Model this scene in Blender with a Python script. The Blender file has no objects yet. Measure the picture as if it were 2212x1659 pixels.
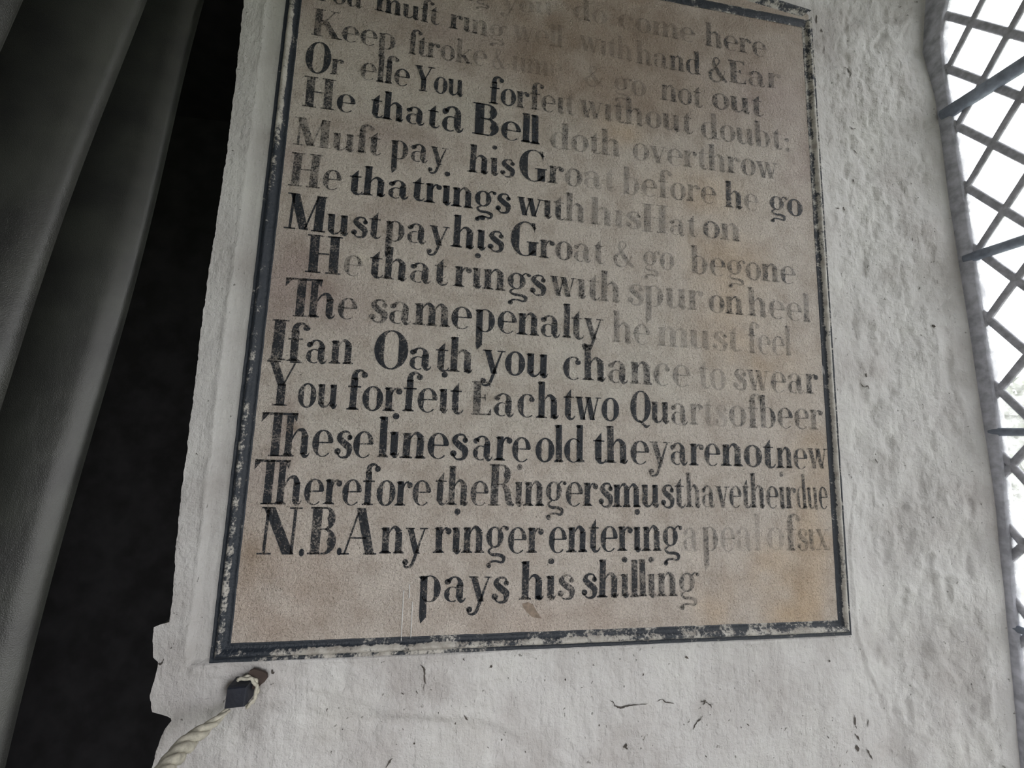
import bpy, bmesh, math, random
import numpy as np
from mathutils import Vector, Matrix, geometry
random.seed(7)
C = bpy.context.scene.collection
EYE = 1.60                      # camera height; world = (u, n, v + EYE): u right along the inscribed wall, n into it
# ---------------------------------------------------------------- camera
F_PX, CX, CY = 836.0, 1106.0, 829.5
AX = np.array([6164, 305, 836.]); AX /= np.linalg.norm(AX)      # wall's horizontal in camera axes (x right, y down, z forward)
AU = np.array([238, -7102, 836.]); AU /= np.linalg.norm(AU)     # wall's vertical
AN = -np.cross(AX, AU)
cam = bpy.data.cameras.new('camera'); co = bpy.data.objects.new('camera', cam); C.objects.link(co)
cam.sensor_width = 36; cam.lens = 36 * F_PX / 2212; cam.clip_start = 0.01
R = Matrix(((AX[0], -AX[1], -AX[2]), (AN[0], -AN[1], -AN[2]), (AU[0], -AU[1], -AU[2]))).to_4x4()
co.matrix_world = Matrix.Translation((0, 0, EYE)) @ R
bpy.context.scene.camera = co
sc = bpy.context.scene
sc.view_settings.view_transform = 'Standard'; sc.view_settings.look = 'None'
sc.view_settings.gamma = 1; sc.view_settings.use_curve_mapping = False
sc.view_settings.exposure = 2.38
# ---------------------------------------------------------------- daylight
SKY = 1.05
w = bpy.data.worlds.new('overcast'); sc.world = w; w.use_nodes = True
bg = w.node_tree.nodes['Background']; bg.inputs[0].default_value = (0.985, 0.965, 1.0, 1); bg.inputs[1].default_value = SKY
def portal(name, loc, rot, sx, sy):
    l = bpy.data.lights.new(name, 'AREA'); l.shape = 'RECTANGLE'; l.size = sx; l.size_y = sy
    l.cycles.is_portal = True
    o = bpy.data.objects.new(name, l); C.objects.link(o); o.location = loc; o.rotation_euler = rot
portal('window_portal', (1.02, 0.26, EYE + 0.19), (0, math.radians(90), 0), 2.4, .72)

WALL_N, WIN_U = 0.64, 0.97      # depth of the inscribed wall; distance of the leaded glass to the right
def ray(x, y):
    d = np.array([x - CX, y - CY, F_PX]); return d @ AX, d @ AN, d @ AU
def on_wall(x, y, n=WALL_N):    # a point of the photograph carried onto the wall's plane: (u, v)
    u, nn, v = ray(x, y); return u * n / nn, v * n / nn
def P(u, n, v): return (u, n, v + EYE)

# ---------------------------------------------------------------- materials
def mat(name):
    m = bpy.data.materials.new(name); m.use_nodes = True
    nt = m.node_tree; return m, nt, nt.nodes['Principled BSDF']
def N_(nt, t, **k):
    n = nt.nodes.new(t)
    for a, b in k.items():
        if a in n.inputs: n.inputs[a].default_value = b
        else: setattr(n, a, b)
    return n
def noise(nt, vec, scale, detail=3, rough=.55):
    n = N_(nt, 'ShaderNodeTexNoise'); n.inputs['Scale'].default_value = scale
    n.inputs['Detail'].default_value = detail; n.inputs['Roughness'].default_value = rough
    nt.links.new(vec, n.inputs['Vector']); return n.outputs['Fac']
def ramp(nt, fac, stops):
    r = nt.nodes.new('ShaderNodeValToRGB'); e = r.color_ramp.elements
    while len(e) < len(stops): e.new(.5)
    for el, (p, c) in zip(e, stops):
        el.position = p; el.color = (*c, 1) if len(c) == 3 else c
    nt.links.new(fac, r.inputs[0]); return r.outputs[0]
def math_(nt, op, a, b=None, c=None, clamp=False):
    n = nt.nodes.new('ShaderNodeMath'); n.operation = op; n.use_clamp = clamp
    for i, x in enumerate((a, b, c)):
        if x is None: continue
        if isinstance(x, (int, float)): n.inputs[i].default_value = x
        else: nt.links.new(x, n.inputs[i])
    return n.outputs[0]
def mixc(nt, f, a, b, blend='MIX'):
    n = nt.nodes.new('ShaderNodeMix'); n.data_type = 'RGBA'; n.blend_type = blend
    for s, x in ((n.inputs[0], f), (n.inputs[6], a), (n.inputs[7], b)):
        if isinstance(x, (int, float)): s.default_value = x
        elif isinstance(x, tuple): s.default_value = (*x, 1)
        else: nt.links.new(x, s)
    return n.outputs[2]
def pos(nt, scale=(1, 1, 1)):
    g = nt.nodes.new('ShaderNodeNewGeometry')
    if scale == (1, 1, 1): return g.outputs['Position']
    m = nt.nodes.new('ShaderNodeMapping'); m.inputs['Scale'].default_value = scale
    nt.links.new(g.outputs['Position'], m.inputs[0]); return m.outputs[0]
def attr(nt, name):
    a = nt.nodes.new('ShaderNodeAttribute'); a.attribute_name = name; return a
def bump(nt, h, dist, strength, prev=None):
    b = nt.nodes.new('ShaderNodeBump'); b.inputs['Strength'].default_value = strength; b.inputs['Distance'].default_value = dist
    nt.links.new(h, b.inputs['Height'])
    if prev: nt.links.new(prev, b.inputs['Normal'])
    return b.outputs[0]
def sp(bs, **k):
    for a, b in k.items(): bs.inputs[a.replace('_', ' ')].default_value = b

# whitewashed plaster
M_wall, nt, bs = mat('whitewash')
p = pos(nt); pb = pos(nt, (1, 1, .25)); ph = pos(nt, (.15, 1, 1))
base = ramp(nt, noise(nt, p, 9, 5), [(.3, (.47, .455, .445)), (.5, (.56, .555, .55)), (.7, (.60, .60, .585))])
pits = ramp(nt, noise(nt, p, 130, 2), [(.235, (.55, .54, .52)), (.29, (1, 1, 1))])
dirt_shade = ramp(nt, noise(nt, p, 3.1, 6, .7), [(.36, (.72, .69, .675)), (.52, (1, 1, 1))])
col = mixc(nt, 1.0, mixc(nt, .55, base, dirt_shade, 'MULTIPLY'), pits, 'MULTIPLY')
nt.links.new(mixc(nt, attr(nt, 'dirt_shade').outputs['Fac'], col, (.075, .062, .05)), bs.inputs['Base Color'])
b = bump(nt, noise(nt, ph, 260, 3), .0007, .6)
b = bump(nt, noise(nt, pb, 420, 3), .0007, .6, b)
b = bump(nt, noise(nt, p, 95, 4, .65), .0038, 1.0, b)
b = bump(nt, ramp(nt, noise(nt, p, 130, 2), [(.235, (0, 0, 0)), (.29, (1, 1, 1))]), .0018, .9, b)
b = bump(nt, noise(nt, pb, 45, 3, .6), .0050, .8, b)
nt.links.new(b, bs.inputs['Normal']); sp(bs, Roughness=.62)
bs.inputs['Specular IOR Level'].default_value = .35

def plaster_bump(nt):
    p = pos(nt)
    b = bump(nt, noise(nt, p, 520, 3, .6), .0022, 1.0)
    b = bump(nt, noise(nt, p, 190, 4, .65), .0052, 1.0, b)
    return bump(nt, ramp(nt, noise(nt, p, 170, 2), [(.26, (0, 0, 0)), (.33, (1, 1, 1))]), .0016, .8, b)
# painted ground of the panel
M_field, nt, bs = mat('limewash_ground')
st = attr(nt, 'stain').outputs['Color']
n1 = ramp(nt, noise(nt, pos(nt), 24, 6, .7), [(.34, (.80, .77, .74)), (.55, (1.0, 1.0, 1.0)), (.68, (1.08, 1.08, 1.07))])
n2 = ramp(nt, noise(nt, pos(nt), 330, 3, .7), [(.3, (.62, .6, .57)), (.47, (1, 1, 1)), (.75, (1.1, 1.1, 1.1))])
col = mixc(nt, 1.0, mixc(nt, 1.0, st, n1, 'MULTIPLY'), n2, 'MULTIPLY')
nt.links.new(col, bs.inputs['Base Color']); nt.links.new(plaster_bump(nt), bs.inputs['Normal'])
sp(bs, Roughness=.6)
# worn black lettering: where the paint has flaked the ground shows
INK = (.014, .020, .030)
M_ink, nt, bs = mat('worn_black_paint')
ink = attr(nt, 'ink').outputs['Fac']
k = math_(nt, 'ADD', math_(nt, 'MULTIPLY', noise(nt, pos(nt), 330, 5, .78), .70), math_(nt, 'MULTIPLY', noise(nt, pos(nt), 55, 3), .30))
# coverage: noise centred .5 against a threshold that sinks as the ink thickens
th = math_(nt, 'MULTIPLY_ADD', ink, -.225, .615)
cov = math_(nt, 'MULTIPLY', math_(nt, 'SUBTRACT', k, th), 18, clamp=True)
al = math_(nt, 'MAXIMUM', math_(nt, 'MULTIPLY', cov, math_(nt, 'MULTIPLY_ADD', ink, .50, .46)), math_(nt, 'MULTIPLY_ADD', ink, .22, .10), clamp=True)
nt.links.new(al, bs.inputs['Alpha']); bs.inputs['Base Color'].default_value = (*INK, 1)
nt.links.new(plaster_bump(nt), bs.inputs['Normal']); sp(bs, Roughness=.5)
# moulding: the same paint on the roll
M_mould, nt, bs = mat('painted_moulding')
ink = attr(nt, 'ink').outputs['Fac']
k = math_(nt, 'ADD', math_(nt, 'MULTIPLY', noise(nt, pos(nt), 230, 6, .75), .5), math_(nt, 'MULTIPLY', noise(nt, pos(nt), 38, 4), .5))
cov = math_(nt, 'MULTIPLY', math_(nt, 'SUBTRACT', k, math_(nt, 'MULTIPLY_ADD', ink, -.315, .65)), 14, clamp=True)
pale = ramp(nt, noise(nt, pos(nt), 60, 4), [(.35, (.30, .28, .25)), (.6, (.47, .455, .42))])
nt.links.new(mixc(nt, cov, pale, INK), bs.inputs['Base Color'])
b = bump(nt, noise(nt, pos(nt), 300, 4, .6), .0014, .8); b = bump(nt, noise(nt, pos(nt), 90, 3), .003, .6, b)
nt.links.new(b, bs.inputs['Normal']); sp(bs, Roughness=.5)
# curtain
M_curt, nt, bs = mat('black_cloth')
c1 = ramp(nt, noise(nt, pos(nt), 14, 5), [(.35, (.020, .021, .020)), (.65, (.040, .043, .037))])
nt.links.new(c1, bs.inputs['Base Color']); sp(bs, Roughness=.40, Sheen_Weight=.12, Sheen_Roughness=.4); bs.inputs['Specular IOR Level'].default_value = .9
bs.inputs['Sheen Tint'].default_value = (.85, .9, .8, 1)
nt.links.new(bump(nt, noise(nt, pos(nt), 900, 2), .0006, .6, bump(nt, noise(nt, pos(nt, (1, 1, .4)), 30, 3), .004, .3)), bs.inputs['Normal'])
def plain(name, col, rough=.6, metal=0, nscale=60, var=.25, bd=.0008):
    m, nt, bs = mat(name)
    lo = tuple(x * (1 - var) for x in col); hi = tuple(min(1, x * (1 + var)) for x in col)
    nt.links.new(ramp(nt, noise(nt, pos(nt), nscale, 4), [(.35, lo), (.65, hi)]), bs.inputs['Base Color'])
    nt.links.new(bump(nt, noise(nt, pos(nt), nscale * 4, 3), bd, .6), bs.inputs['Normal'])
    sp(bs, Roughness=rough, Metallic=metal); return m
M_dark = plain('dark_timber', (.011, .011, .012), .9, nscale=12, var=.5)  # dark timber, near-black so the recess's gloom is in the colour
M_lead = plain('glare_paled_lead', (.44, .45, .50), .5, .1, nscale=80)  # lead's own grey, lifted paler and bluer for the window glare
M_iron = plain('glare_paled_iron', (.27, .31, .38), .55, .1)  # window glare put into the iron as a pale blue-grey
M_frame = plain('grey_putty', (.42, .43, .48), .7)  # bluish tint stands for the glare over the frame
M_rope = plain('rope_fibre', (.45, .43, .36), .85, nscale=120)
M_peg = plain('painted_iron', (.014, .017, .028), .5)
M_rust = plain('rusty_iron', (.055, .038, .032), .8)
M_chip = plain('bare_plaster', (.24, .19, .15), .9, nscale=150)
M_crack = plain('grimy_crack', (.07, .062, .055), .9)
M_stone = plain('flagstone', (.30, .28, .25), .8, nscale=8)
M_grass = plain('turf', (.17, .19, .13), .9, nscale=4)
M_leaf = plain('foliage', (.15, .175, .12), .8, nscale=20)
M_bark = plain('bark', (.12, .09, .06), .9)
M_glass, nt, bs = mat('old_window_glass')
nt.nodes.remove(bs); out = nt.nodes['Material Output']
tr = N_(nt, 'ShaderNodeBsdfTransparent'); tr.inputs[0].default_value = (.955, .96, .955, 1)
gl = N_(nt, 'ShaderNodeBsdfGlossy'); gl.inputs[1].default_value = .08
tl = N_(nt, 'ShaderNodeBsdfTranslucent'); tl.inputs[0].default_value = (.85, .87, .86, 1)
gb = bump(nt, noise(nt, pos(nt), 45, 4), .004, .7); nt.links.new(gb, gl.inputs['Normal'])
m1 = N_(nt, 'ShaderNodeMixShader'); m2 = N_(nt, 'ShaderNodeMixShader')
nt.links.new(ramp(nt, noise(nt, pos(nt), 30, 5, .7), [(.40, (.10, .10, .10)), (.68, (.55, .55, .55))]), m1.inputs[0])
nt.links.new(tr.outputs[0], m1.inputs[1]); nt.links.new(tl.outputs[0], m1.inputs[2])
m2.inputs[0].default_value = .06; nt.links.new(m1.outputs[0], m2.inputs[1]); nt.links.new(gl.outputs[0], m2.inputs[2])
nt.links.new(m2.outputs[0], out.inputs[0])

# ---------------------------------------------------------------- mesh helpers
def mesh(name, verts, faces, m, parent=None, smooth=False, attrs=None, kind=None):
    me = bpy.data.meshes.new(name); me.from_pydata([tuple(map(float, v)) for v in verts], [], faces); me.update()
    if m: me.materials.append(m)
    if smooth: me.shade_smooth()
    for k, vals in (attrs or {}).items():
        a = me.attributes.new(k, 'FLOAT', 'POINT'); a.data.foreach_set('value', np.asarray(vals, np.float32))
    o = bpy.data.objects.new(name, me); C.objects.link(o); o.parent = parent
    if kind: o['kind'] = kind
    return o
def grid(name, V, m, parent=None, attrs=None, kind=None, flip=False, color=None):   # V: rows x cols x 3
    r, c, _ = V.shape
    me = bpy.data.meshes.new(name); me.vertices.add(r * c); me.vertices.foreach_set('co', V.astype(np.float32).ravel())
    i = np.arange(r * c).reshape(r, c)
    q = np.stack([i[:-1, :-1], i[:-1, 1:], i[1:, 1:], i[1:, :-1]], -1).reshape(-1, 4)
    if flip: q = q[:, ::-1]
    n = len(q); me.loops.add(n * 4); me.loops.foreach_set('vertex_index', q.astype(np.int32).ravel())
    me.polygons.add(n); me.polygons.foreach_set('loop_start', np.arange(0, n * 4, 4, dtype=np.int32))
    me.update(calc_edges=True); me.validate(); me.materials.append(m); me.shade_smooth()
    for k, vals in (attrs or {}).items():
        a = me.attributes.new(k, 'FLOAT', 'POINT'); a.data.foreach_set('value', vals.astype(np.float32).ravel())
    if color is not None:
        a = me.attributes.new(color[0], 'FLOAT_COLOR', 'POINT')
        cc = np.concatenate([color[1].reshape(-1, 3), np.ones((r * c, 1))], 1)
        a.data.foreach_set('color', cc.astype(np.float32).ravel())
    o = bpy.data.objects.new(name, me); C.objects.link(o); o.parent = parent
    if kind: o['kind'] = kind
    return o
def box(x0, x1, y0, y1, z0, z1):
    v = [(x, y, z) for x in (x0, x1) for y in (y0, y1) for z in (z0, z1)]
    return v, [(0, 1, 3, 2), (4, 6, 7, 5), (0, 4, 5, 1), (2, 3, 7, 6), (0, 2, 6, 4), (1, 5, 7, 3)]
def add(A, B):
    k = len(A[0]); A[0].extend(B[0]); A[1].extend([tuple(i + k for i in f) for f in B[1]])
def tube(pts, rad, seg=8, closed=False):
    pts = [Vector(p) for p in pts]; n = len(pts); vs = []; fs = []
    rad = rad if hasattr(rad, '__len__') else [rad] * n
    t0 = (pts[1] - pts[0]).normalized(); up = Vector((0, 0, 1)) if abs(t0.z) < .9 else Vector((1, 0, 0))
    a = t0.cross(up).normalized()
    for i in range(n):
        t = (pts[min(i + 1, n - 1)] - pts[max(i - 1, 0)]).normalized()
        a = (a - t * a.dot(t)).normalized(); b = t.cross(a)
        for k in range(seg):
            an = 2 * math.pi * k / seg; vs.append(tuple(pts[i] + (a * math.cos(an) + b * math.sin(an)) * rad[i]))
    for i in range(n - 1):
        for k in range(seg): fs.append((i * seg + k, i * seg + (k + 1) % seg, (i + 1) * seg + (k + 1) % seg, (i + 1) * seg + k))
    fs.append(tuple(range(seg))[::-1]); fs.append(tuple(range((n - 1) * seg, n * seg)))
    return vs, fs
def empty(name, loc, label=None, cat=None, kind=None):
    o = bpy.data.objects.new(name, None); C.objects.link(o); o.location = loc; o.empty_display_size = .05
    if label: o['label'] = label
    if cat: o['category'] = cat
    if kind: o['kind'] = kind
    return o
def under(parent, *objs):          # keep world placement: the parts are built in world space
    bpy.context.view_layer.update()
    for o in objs: o.parent = parent; o.matrix_parent_inverse = Matrix.Translation(-parent.location)
def vnoise(x, y, seed):
    def h(i, j):
        k = (i.astype(np.int64) * 374761393 + j.astype(np.int64) * 668265263 + seed * 1274126177) & 0xffffffff
        k = ((k ^ (k >> 13)) * 1274126177) & 0xffffffff
        return ((k ^ (k >> 16)) & 0xffff) / 65535.0
    xi = np.floor(x); yi = np.floor(y); fx = x - xi; fy = y - yi
    fx = fx * fx * fx * (fx * (fx * 6 - 15) + 10); fy = fy * fy * fy * (fy * (fy * 6 - 15) + 10)
    a = h(xi, yi); b = h(xi + 1, yi); c = h(xi, yi + 1); d = h(xi + 1, yi + 1)
    return (a + (b - a) * fx) * (1 - fy) + (c + (d - c) * fx) * fy - .5
def fbm(x, y, f, seed, oct=3):
    s = 0; a = 1
    for o in range(oct):
        s = s + a * vnoise(x * f + o * 17.3, y * f - o * 9.1, seed + o); f *= 2.03; a *= .5
    return s
def segdist(x, y, pts):            # distance to a polyline and signed side
    best = np.full(x.shape, 9.0); side = np.zeros(x.shape)
    for (ax, ay), (bx, by) in zip(pts[:-1], pts[1:]):
        dx, dy = bx - ax, by - ay; L = dx * dx + dy * dy
        t = np.clip(((x - ax) * dx + (y - ay) * dy) / L, 0, 1)
        d = np.hypot(x - ax - t * dx, y - ay - t * dy); s = np.sign((x - ax) * dy - (y - ay) * dx)
        m = d < best; best = np.where(m, d, best); side = np.where(m, s, side)
    return best, side

# ---------------------------------------------------------------- the inscribed wall with its rounded corner and the window splay
gl_v = np.array([-.95, -.45, -.266, -.110, .019, .103, .208, .336, .529, .681, .788, .856, .903, 1.0, 1.10, 1.20, 1.28, 1.32, 1.33])
gl_n = np.array([.577, .577, .577, .574, .572, .5733, .5766, .580, .585, .5906, .5943, .5921, .5814, .546, .50, .427, .34, .285, .26])
bd_v = np.array([-.95, -.49, -.31, -.23, -.112, -.031, .096, .203, .344, .472, .619, .713, .842, .958, 1.05, 1.15, 1.24, 1.31, 1.36, 1.37])
bd_n = np.array([.588, .5881, .5848, .5842, .5832, .5855, .5909, .5934, .5992, .6040, .6061, .6085, .6230, .6090, .570, .515, .44, .36, .285, .26])
NC = .26                        # the window's axis
def g_of(v): return np.where((v < -.95) | (v > 1.33), NC, np.interp(v, gl_v, gl_n))
def b_of(v): return np.where((v < -.95) | (v > 1.37), NC, np.interp(v, bd_v, bd_n))
edge_px = [(527, -40), (527, 0), (516, 100), (505, 200), (490, 330), (472, 450), (455, 560), (436, 700), (420, 850), (400, 1000), (388, 1100), (380, 1180),
           (374, 1260), (371, 1300), (367, 1345), (334, 1352), (330, 1370), (330, 1420), (343, 1430), (336, 1470), (326, 1500), (328, 1525), (334, 1537), (352, 1540), (372, 1546), (374, 1553),
           (358, 1575), (342, 1620), (330, 1659), (322, 1700)]
eu, ev = zip(*[on_wall(*p) for p in edge_px]); eo = np.argsort(ev); ev = np.array(ev)[eo]; eu = np.array(eu)[eo]
def u_edge(v):
    return np.interp(v, ev, eu) + .0016 * vnoise(v * 90, v * 0, 5) + .0010 * vnoise(v * 300, v * 0, 6)
vs_ = np.concatenate([np.arange(-1.6, -.66, .04), np.arange(-.66, 1.0, .003), np.arange(1.0, 1.56, .03)])
# columns: the first few close to the arris, then straight wall, then round the corner and over the splay
ts = np.concatenate([np.array([0, .06, .15, .3, .5, .75]) * .03, np.arange(.03, 1.135, .003)])      # distance from the arris along the flat
UC = .797
sp_t = np.linspace(0, 1, 96)[1:]
def curve_pts(bn):                # bezier round the corner, then straight to the window frame
    Pe = np.array([.962, bn]); Pc = np.array([UC, WALL_N]); A = Pc - np.array([.055, 0]); B = Pc + (Pe - Pc) * .36
    L1, L2 = .10, np.linalg.norm(Pe - B); L = L1 + L2; out = []; nor = []
    for t in sp_t * L:
        if t < L1:
            s = t / L1; q = (1 - s) ** 2 * A + 2 * s * (1 - s) * Pc + s * s * B; d = 2 * (1 - s) * (Pc - A) + 2 * s * (B - Pc)
        else:
            q = B + (Pe - B) * (t - L1) / L2; d = Pe - B
        d = d / np.linalg.norm(d); out.append(q); nor.append(np.array([d[1], -d[0]]))
    return np.array(out), np.array(nor)
rows = len(vs_); ncol = len(ts) + len(sp_t)
Bu = np.zeros((rows, ncol)); Bn = np.zeros((rows, ncol)); Nu = np.zeros((rows, ncol)); Nn = -np.ones((rows, ncol))
flat_end = UC - .055
for i, v in enumerate(vs_):
    ue = float(u_edge(np.array([v]))[0]); Lf = flat_end - ue
    tt = ts / ts[-1]; near = ts <= .03
    Bu[i, :len(ts)] = np.where(near, ue + ts, -.367 + (ts - .03) / (ts[-1] - .03) * (flat_end + .367))
    # blend so that columns keep increasing after the ragged first strip
    Bu[i, :len(ts)] = np.where(near, ue + (ts / .03) * (-.367 - ue), Bu[i, :len(ts)])
    Bn[i, :len(ts)] = WALL_N
    q, nn = curve_pts(float(b_of(np.array([v]))[0]))
    Bu[i, len(ts):] = q[:, 0]; Bn[i, len(ts):] = q[:, 1]; Nu[i, len(ts):] = nn[:, 0]; Nn[i, len(ts):] = nn[:, 1]
S = np.concatenate([[0] * 1, np.cumsum(np.hypot(np.diff(Bu[300]), np.diff(Bn[300])))]) - .367
SS = np.broadcast_to(S, (rows, ncol)); VV = np.broadcast_to(vs_[:, None], (rows, ncol))
pu0, pu1, pv0, pv1 = -.3285, .7045, -.3395, .905          # the painted panel: outer edges of its moulding
VC = np.clip(VV, -2, 2)
splay = np.clip((SS - .73) / .08, 0, 1)
low = fbm(SS, VC, 5, 11, 3) * .006 * (1 + .5 * splay)
mid = fbm(SS * 1.0, VC * .62, 26, 21, 3) * (.0027 + .0042 * splay)
lumps = np.clip(fbm(SS * 1.3, VC * .7, 34, 31, 2) - .18, 0, 1) * (-.009) * splay
fine = fbm(SS, VC, 95, 41, 2) * (.0011 + .0008 * splay)
H = low + mid + fine + lumps
# quiet strip between the panel and the arris: brushed flat
strip = np.clip((pu0 + .0 - SS) / .01, 0, 1) * np.clip((VC - pv0 + .03) / .05, 0, 1)
H = H * (1 - .75 * strip)
d, s_ = segdist(SS, VC, [(-.3835, -.40), (-.386, 0), (-.389, .95)])
H += strip * (.0009 * np.clip(-(s_ * d) / .0015, 0, 1) + .0007 * np.exp(-(d / .002) ** 2))
def ridge_px(pts, wid, amp, step=0):
    global H
    q = [on_wall(*p) for p in pts]; d, s = segdist(SS, VC, q); H = H + amp * np.exp(-(d / wid) ** 2)
    if step: H = H + step * np.exp(-(d / .03) ** 2) * np.where(s > 0, np.clip(d / wid, 0, 1), 0)
ridge_px([(470, 1450), (600, 1458), (700, 1478), (760, 1488), (880, 1520), (1000, 1545)], .006, .0018)
ridge_px([(640, 1535), (720, 1545), (800, 1552), (990, 1558)], .008, -.0020)
ridge_px([(860, 1533), (1000, 1537), (1100, 1550), (1180, 1600), (1260, 1640)], .009, .0022, -.0014)
ridge_px([(1120, 1585), (1200, 1603), (1290, 1640), (1400, 1659)], .009, -.0020)
ridge_px([(1000, 1650), (1150, 1640), (1300, 1659)], .012, .0013)
ridge_px([(760, 1640), (840, 1600), (850, 1560)], .008, -.0012)
ridge_px([(1868, 1020), (1880, 1050), (1876, 1110), (1868, 1170), (1874, 1290), (1884, 1370), (1905, 1440), (1930, 1490)], .0026, .0014, -.0018)
ridge_px([(1880, 60), (1870, 120), (1890, 240), (1900, 300)], .005, .0014)
# the rest of the splay relief, in arc length and height
for k in range(60):
    c0 = random.uniform(.76, .90); c1 = random.uniform(-.55, .95); a = random.uniform(-.0032, .0022); r1 = random.uniform(.004, .012)
    H += a * np.exp(-((SS - c0) / r1) ** 2 - ((VC - c1) / (r1 * 1.7)) ** 2)
# lip against the moulding, hollow behind the panel
du = np.maximum(pu0 - SS, SS - pu1); dv = np.maximum(pv0 - VC, VC - pv1); dr = np.maximum(du, dv)
H = np.where(dr < 0, -.006, H * np.clip(dr / .01 + .35, 0, 1) + .0018 * (1 - .6 * strip) * np.exp(-((dr - .004) / .004) ** 2) * (1 + 1.2 * fbm(SS, VC, 60, 77, 2)))
H = np.where(dr < 0, -.006, np.maximum(H, -.004 * (SS < .72) - .02 * (SS >= .72)))
endfade = np.clip((.962 - Bu) / .035, .06, 1)
H = H * np.where(SS > .8, endfade, 1)
dirt_shade = np.zeros_like(H)  # wall dirt, plus a row of dark spots painting the rope's cast shadow
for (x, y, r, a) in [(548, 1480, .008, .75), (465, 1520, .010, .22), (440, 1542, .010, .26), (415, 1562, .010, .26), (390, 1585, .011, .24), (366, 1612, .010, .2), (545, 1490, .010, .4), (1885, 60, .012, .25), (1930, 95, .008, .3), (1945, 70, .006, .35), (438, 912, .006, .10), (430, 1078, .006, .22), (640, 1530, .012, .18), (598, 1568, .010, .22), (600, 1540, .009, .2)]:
    q = on_wall(x, y); dirt_shade += a * np.exp(-((SS - q[0]) ** 2 + (VC - q[1]) ** 2) / r ** 2) * (1 + fbm(SS, VC, 80, 3, 2))
dirt_shade += .35 * np.exp(-((SS - (u_edge(vs_)[:, None] + .002)) / .003) ** 2) * np.clip(fbm(SS, VC, 14, 9, 3) + .1, 0, 1) * 2
dirt_shade += .16 * np.exp(-((SS - .79) / .03) ** 2 - ((VC - .80) / .12) ** 2) * (1 + 1.5 * fbm(SS, VC, 30, 13, 3))
V = np.stack([Bu + Nu * H, Bn + Nn * H, VV + EYE], -1)
wall = grid('wall_front', V, M_wall, attrs={'dirt_shade': np.clip(dirt_shade, 0, .9)}, kind='structure', flip=False)
# return of the arris into the dark recess
rn = np.array([0, .0015, .004, .01, .05, .3, 1.1])
e0 = V[:, 0, :]
Rv = np.repeat(e0[:, None, :], len(rn), 1).copy(); Rv[:, :, 1] += rn; Rv[:, 1:, 0] += np.array([.0006, .002, .004, .004, .004, .004])[:len(rn) - 1]
o = grid('trim_arris', Rv, M_wall, attrs={'dirt_shade': np.full(Rv.shape[:2], .35)}, kind='structure')

# ---------------------------------------------------------------- the room behind the camera, the recess, floor and ceiling
zt, zb = EYE + 1.55, EYE - 1.6
def slab(name, b, m, kind='structure'): return mesh(name, *box(*b), m, kind=kind)
slab('floor', (-2.6, 1.4, -2.7, 2.0, zb - .1, zb), M_stone)
slab('ceiling', (-2.6, 1.1, -2.7, 2.0, zt, zt + .1), M_wall)
slab('wall_left', (-2.7, -2.6, -2.7, 2.0, zb, zt), M_wall)
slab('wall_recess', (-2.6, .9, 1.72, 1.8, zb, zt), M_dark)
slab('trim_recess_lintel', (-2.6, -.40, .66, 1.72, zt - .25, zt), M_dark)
slab('wall_far_left', (-2.6, -1.35, .70, .80, zb, zt - .25), M_wall)
slab('wall_back', (-2.6, -1.5, -2.8, -2.7, zb, zt), M_wall)
slab('wall_back_pier', (.5, 1.1, -2.8, -2.7, zb, zt), M_wall)
slab('wall_back_fill_head', (-1.5, .5, -2.8, -2.7, EYE + .55, zt), M_wall)
portal('back_fill_portal', (-.5, -2.82, EYE - .5), (math.radians(90), 0, math.radians(180)), 2.0, 2.15)  # sky portal of an added, unseen back opening, there for frontal fill
# side wall: two solid lengths and the near splay, and an added, unseen opening further back for fill light
slab('wall_right', (UC, UC + .28, -.45, -.15, zb, zt), M_wall)
vv = np.concatenate([np.arange(-1.6, 1.56, .05)])
near = []
for v in vv:
    bn = float(b_of(np.array([v]))[0]); near.append([P(.962, 2 * NC - bn, v), P(.88, min(2 * NC - bn, -.06) - .03, v), P(UC, -.16, v)])
grid('wall_window_splay', np.array(near), M_wall, attrs={'dirt_shade': np.zeros((len(vv), 3))}, kind='structure')
FILL_SPAN = (-2.55, -.45)               # depth span of the added rear opening
slab('wall_right_rear', (UC, UC + .28, -2.7, FILL_SPAN[0], zb, zt), M_wall)
slab('wall_right_fill_sill', (UC, UC + .28, FILL_SPAN[0], FILL_SPAN[1], zb, EYE - 1.25), M_wall)
slab('wall_right_fill_head', (UC, UC + .28, FILL_SPAN[0], FILL_SPAN[1], EYE + .60, zt), M_wall)
portal('rear_fill_portal', (UC + .30, sum(FILL_SPAN) / 2, EYE - .32), (0, math.radians(90), 0), 1.85, FILL_SPAN[1] - FILL_SPAN[0])
slab('wall_outer', (.972, 1.05, .63, 1.8, zb, zt), M_wall)

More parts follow.
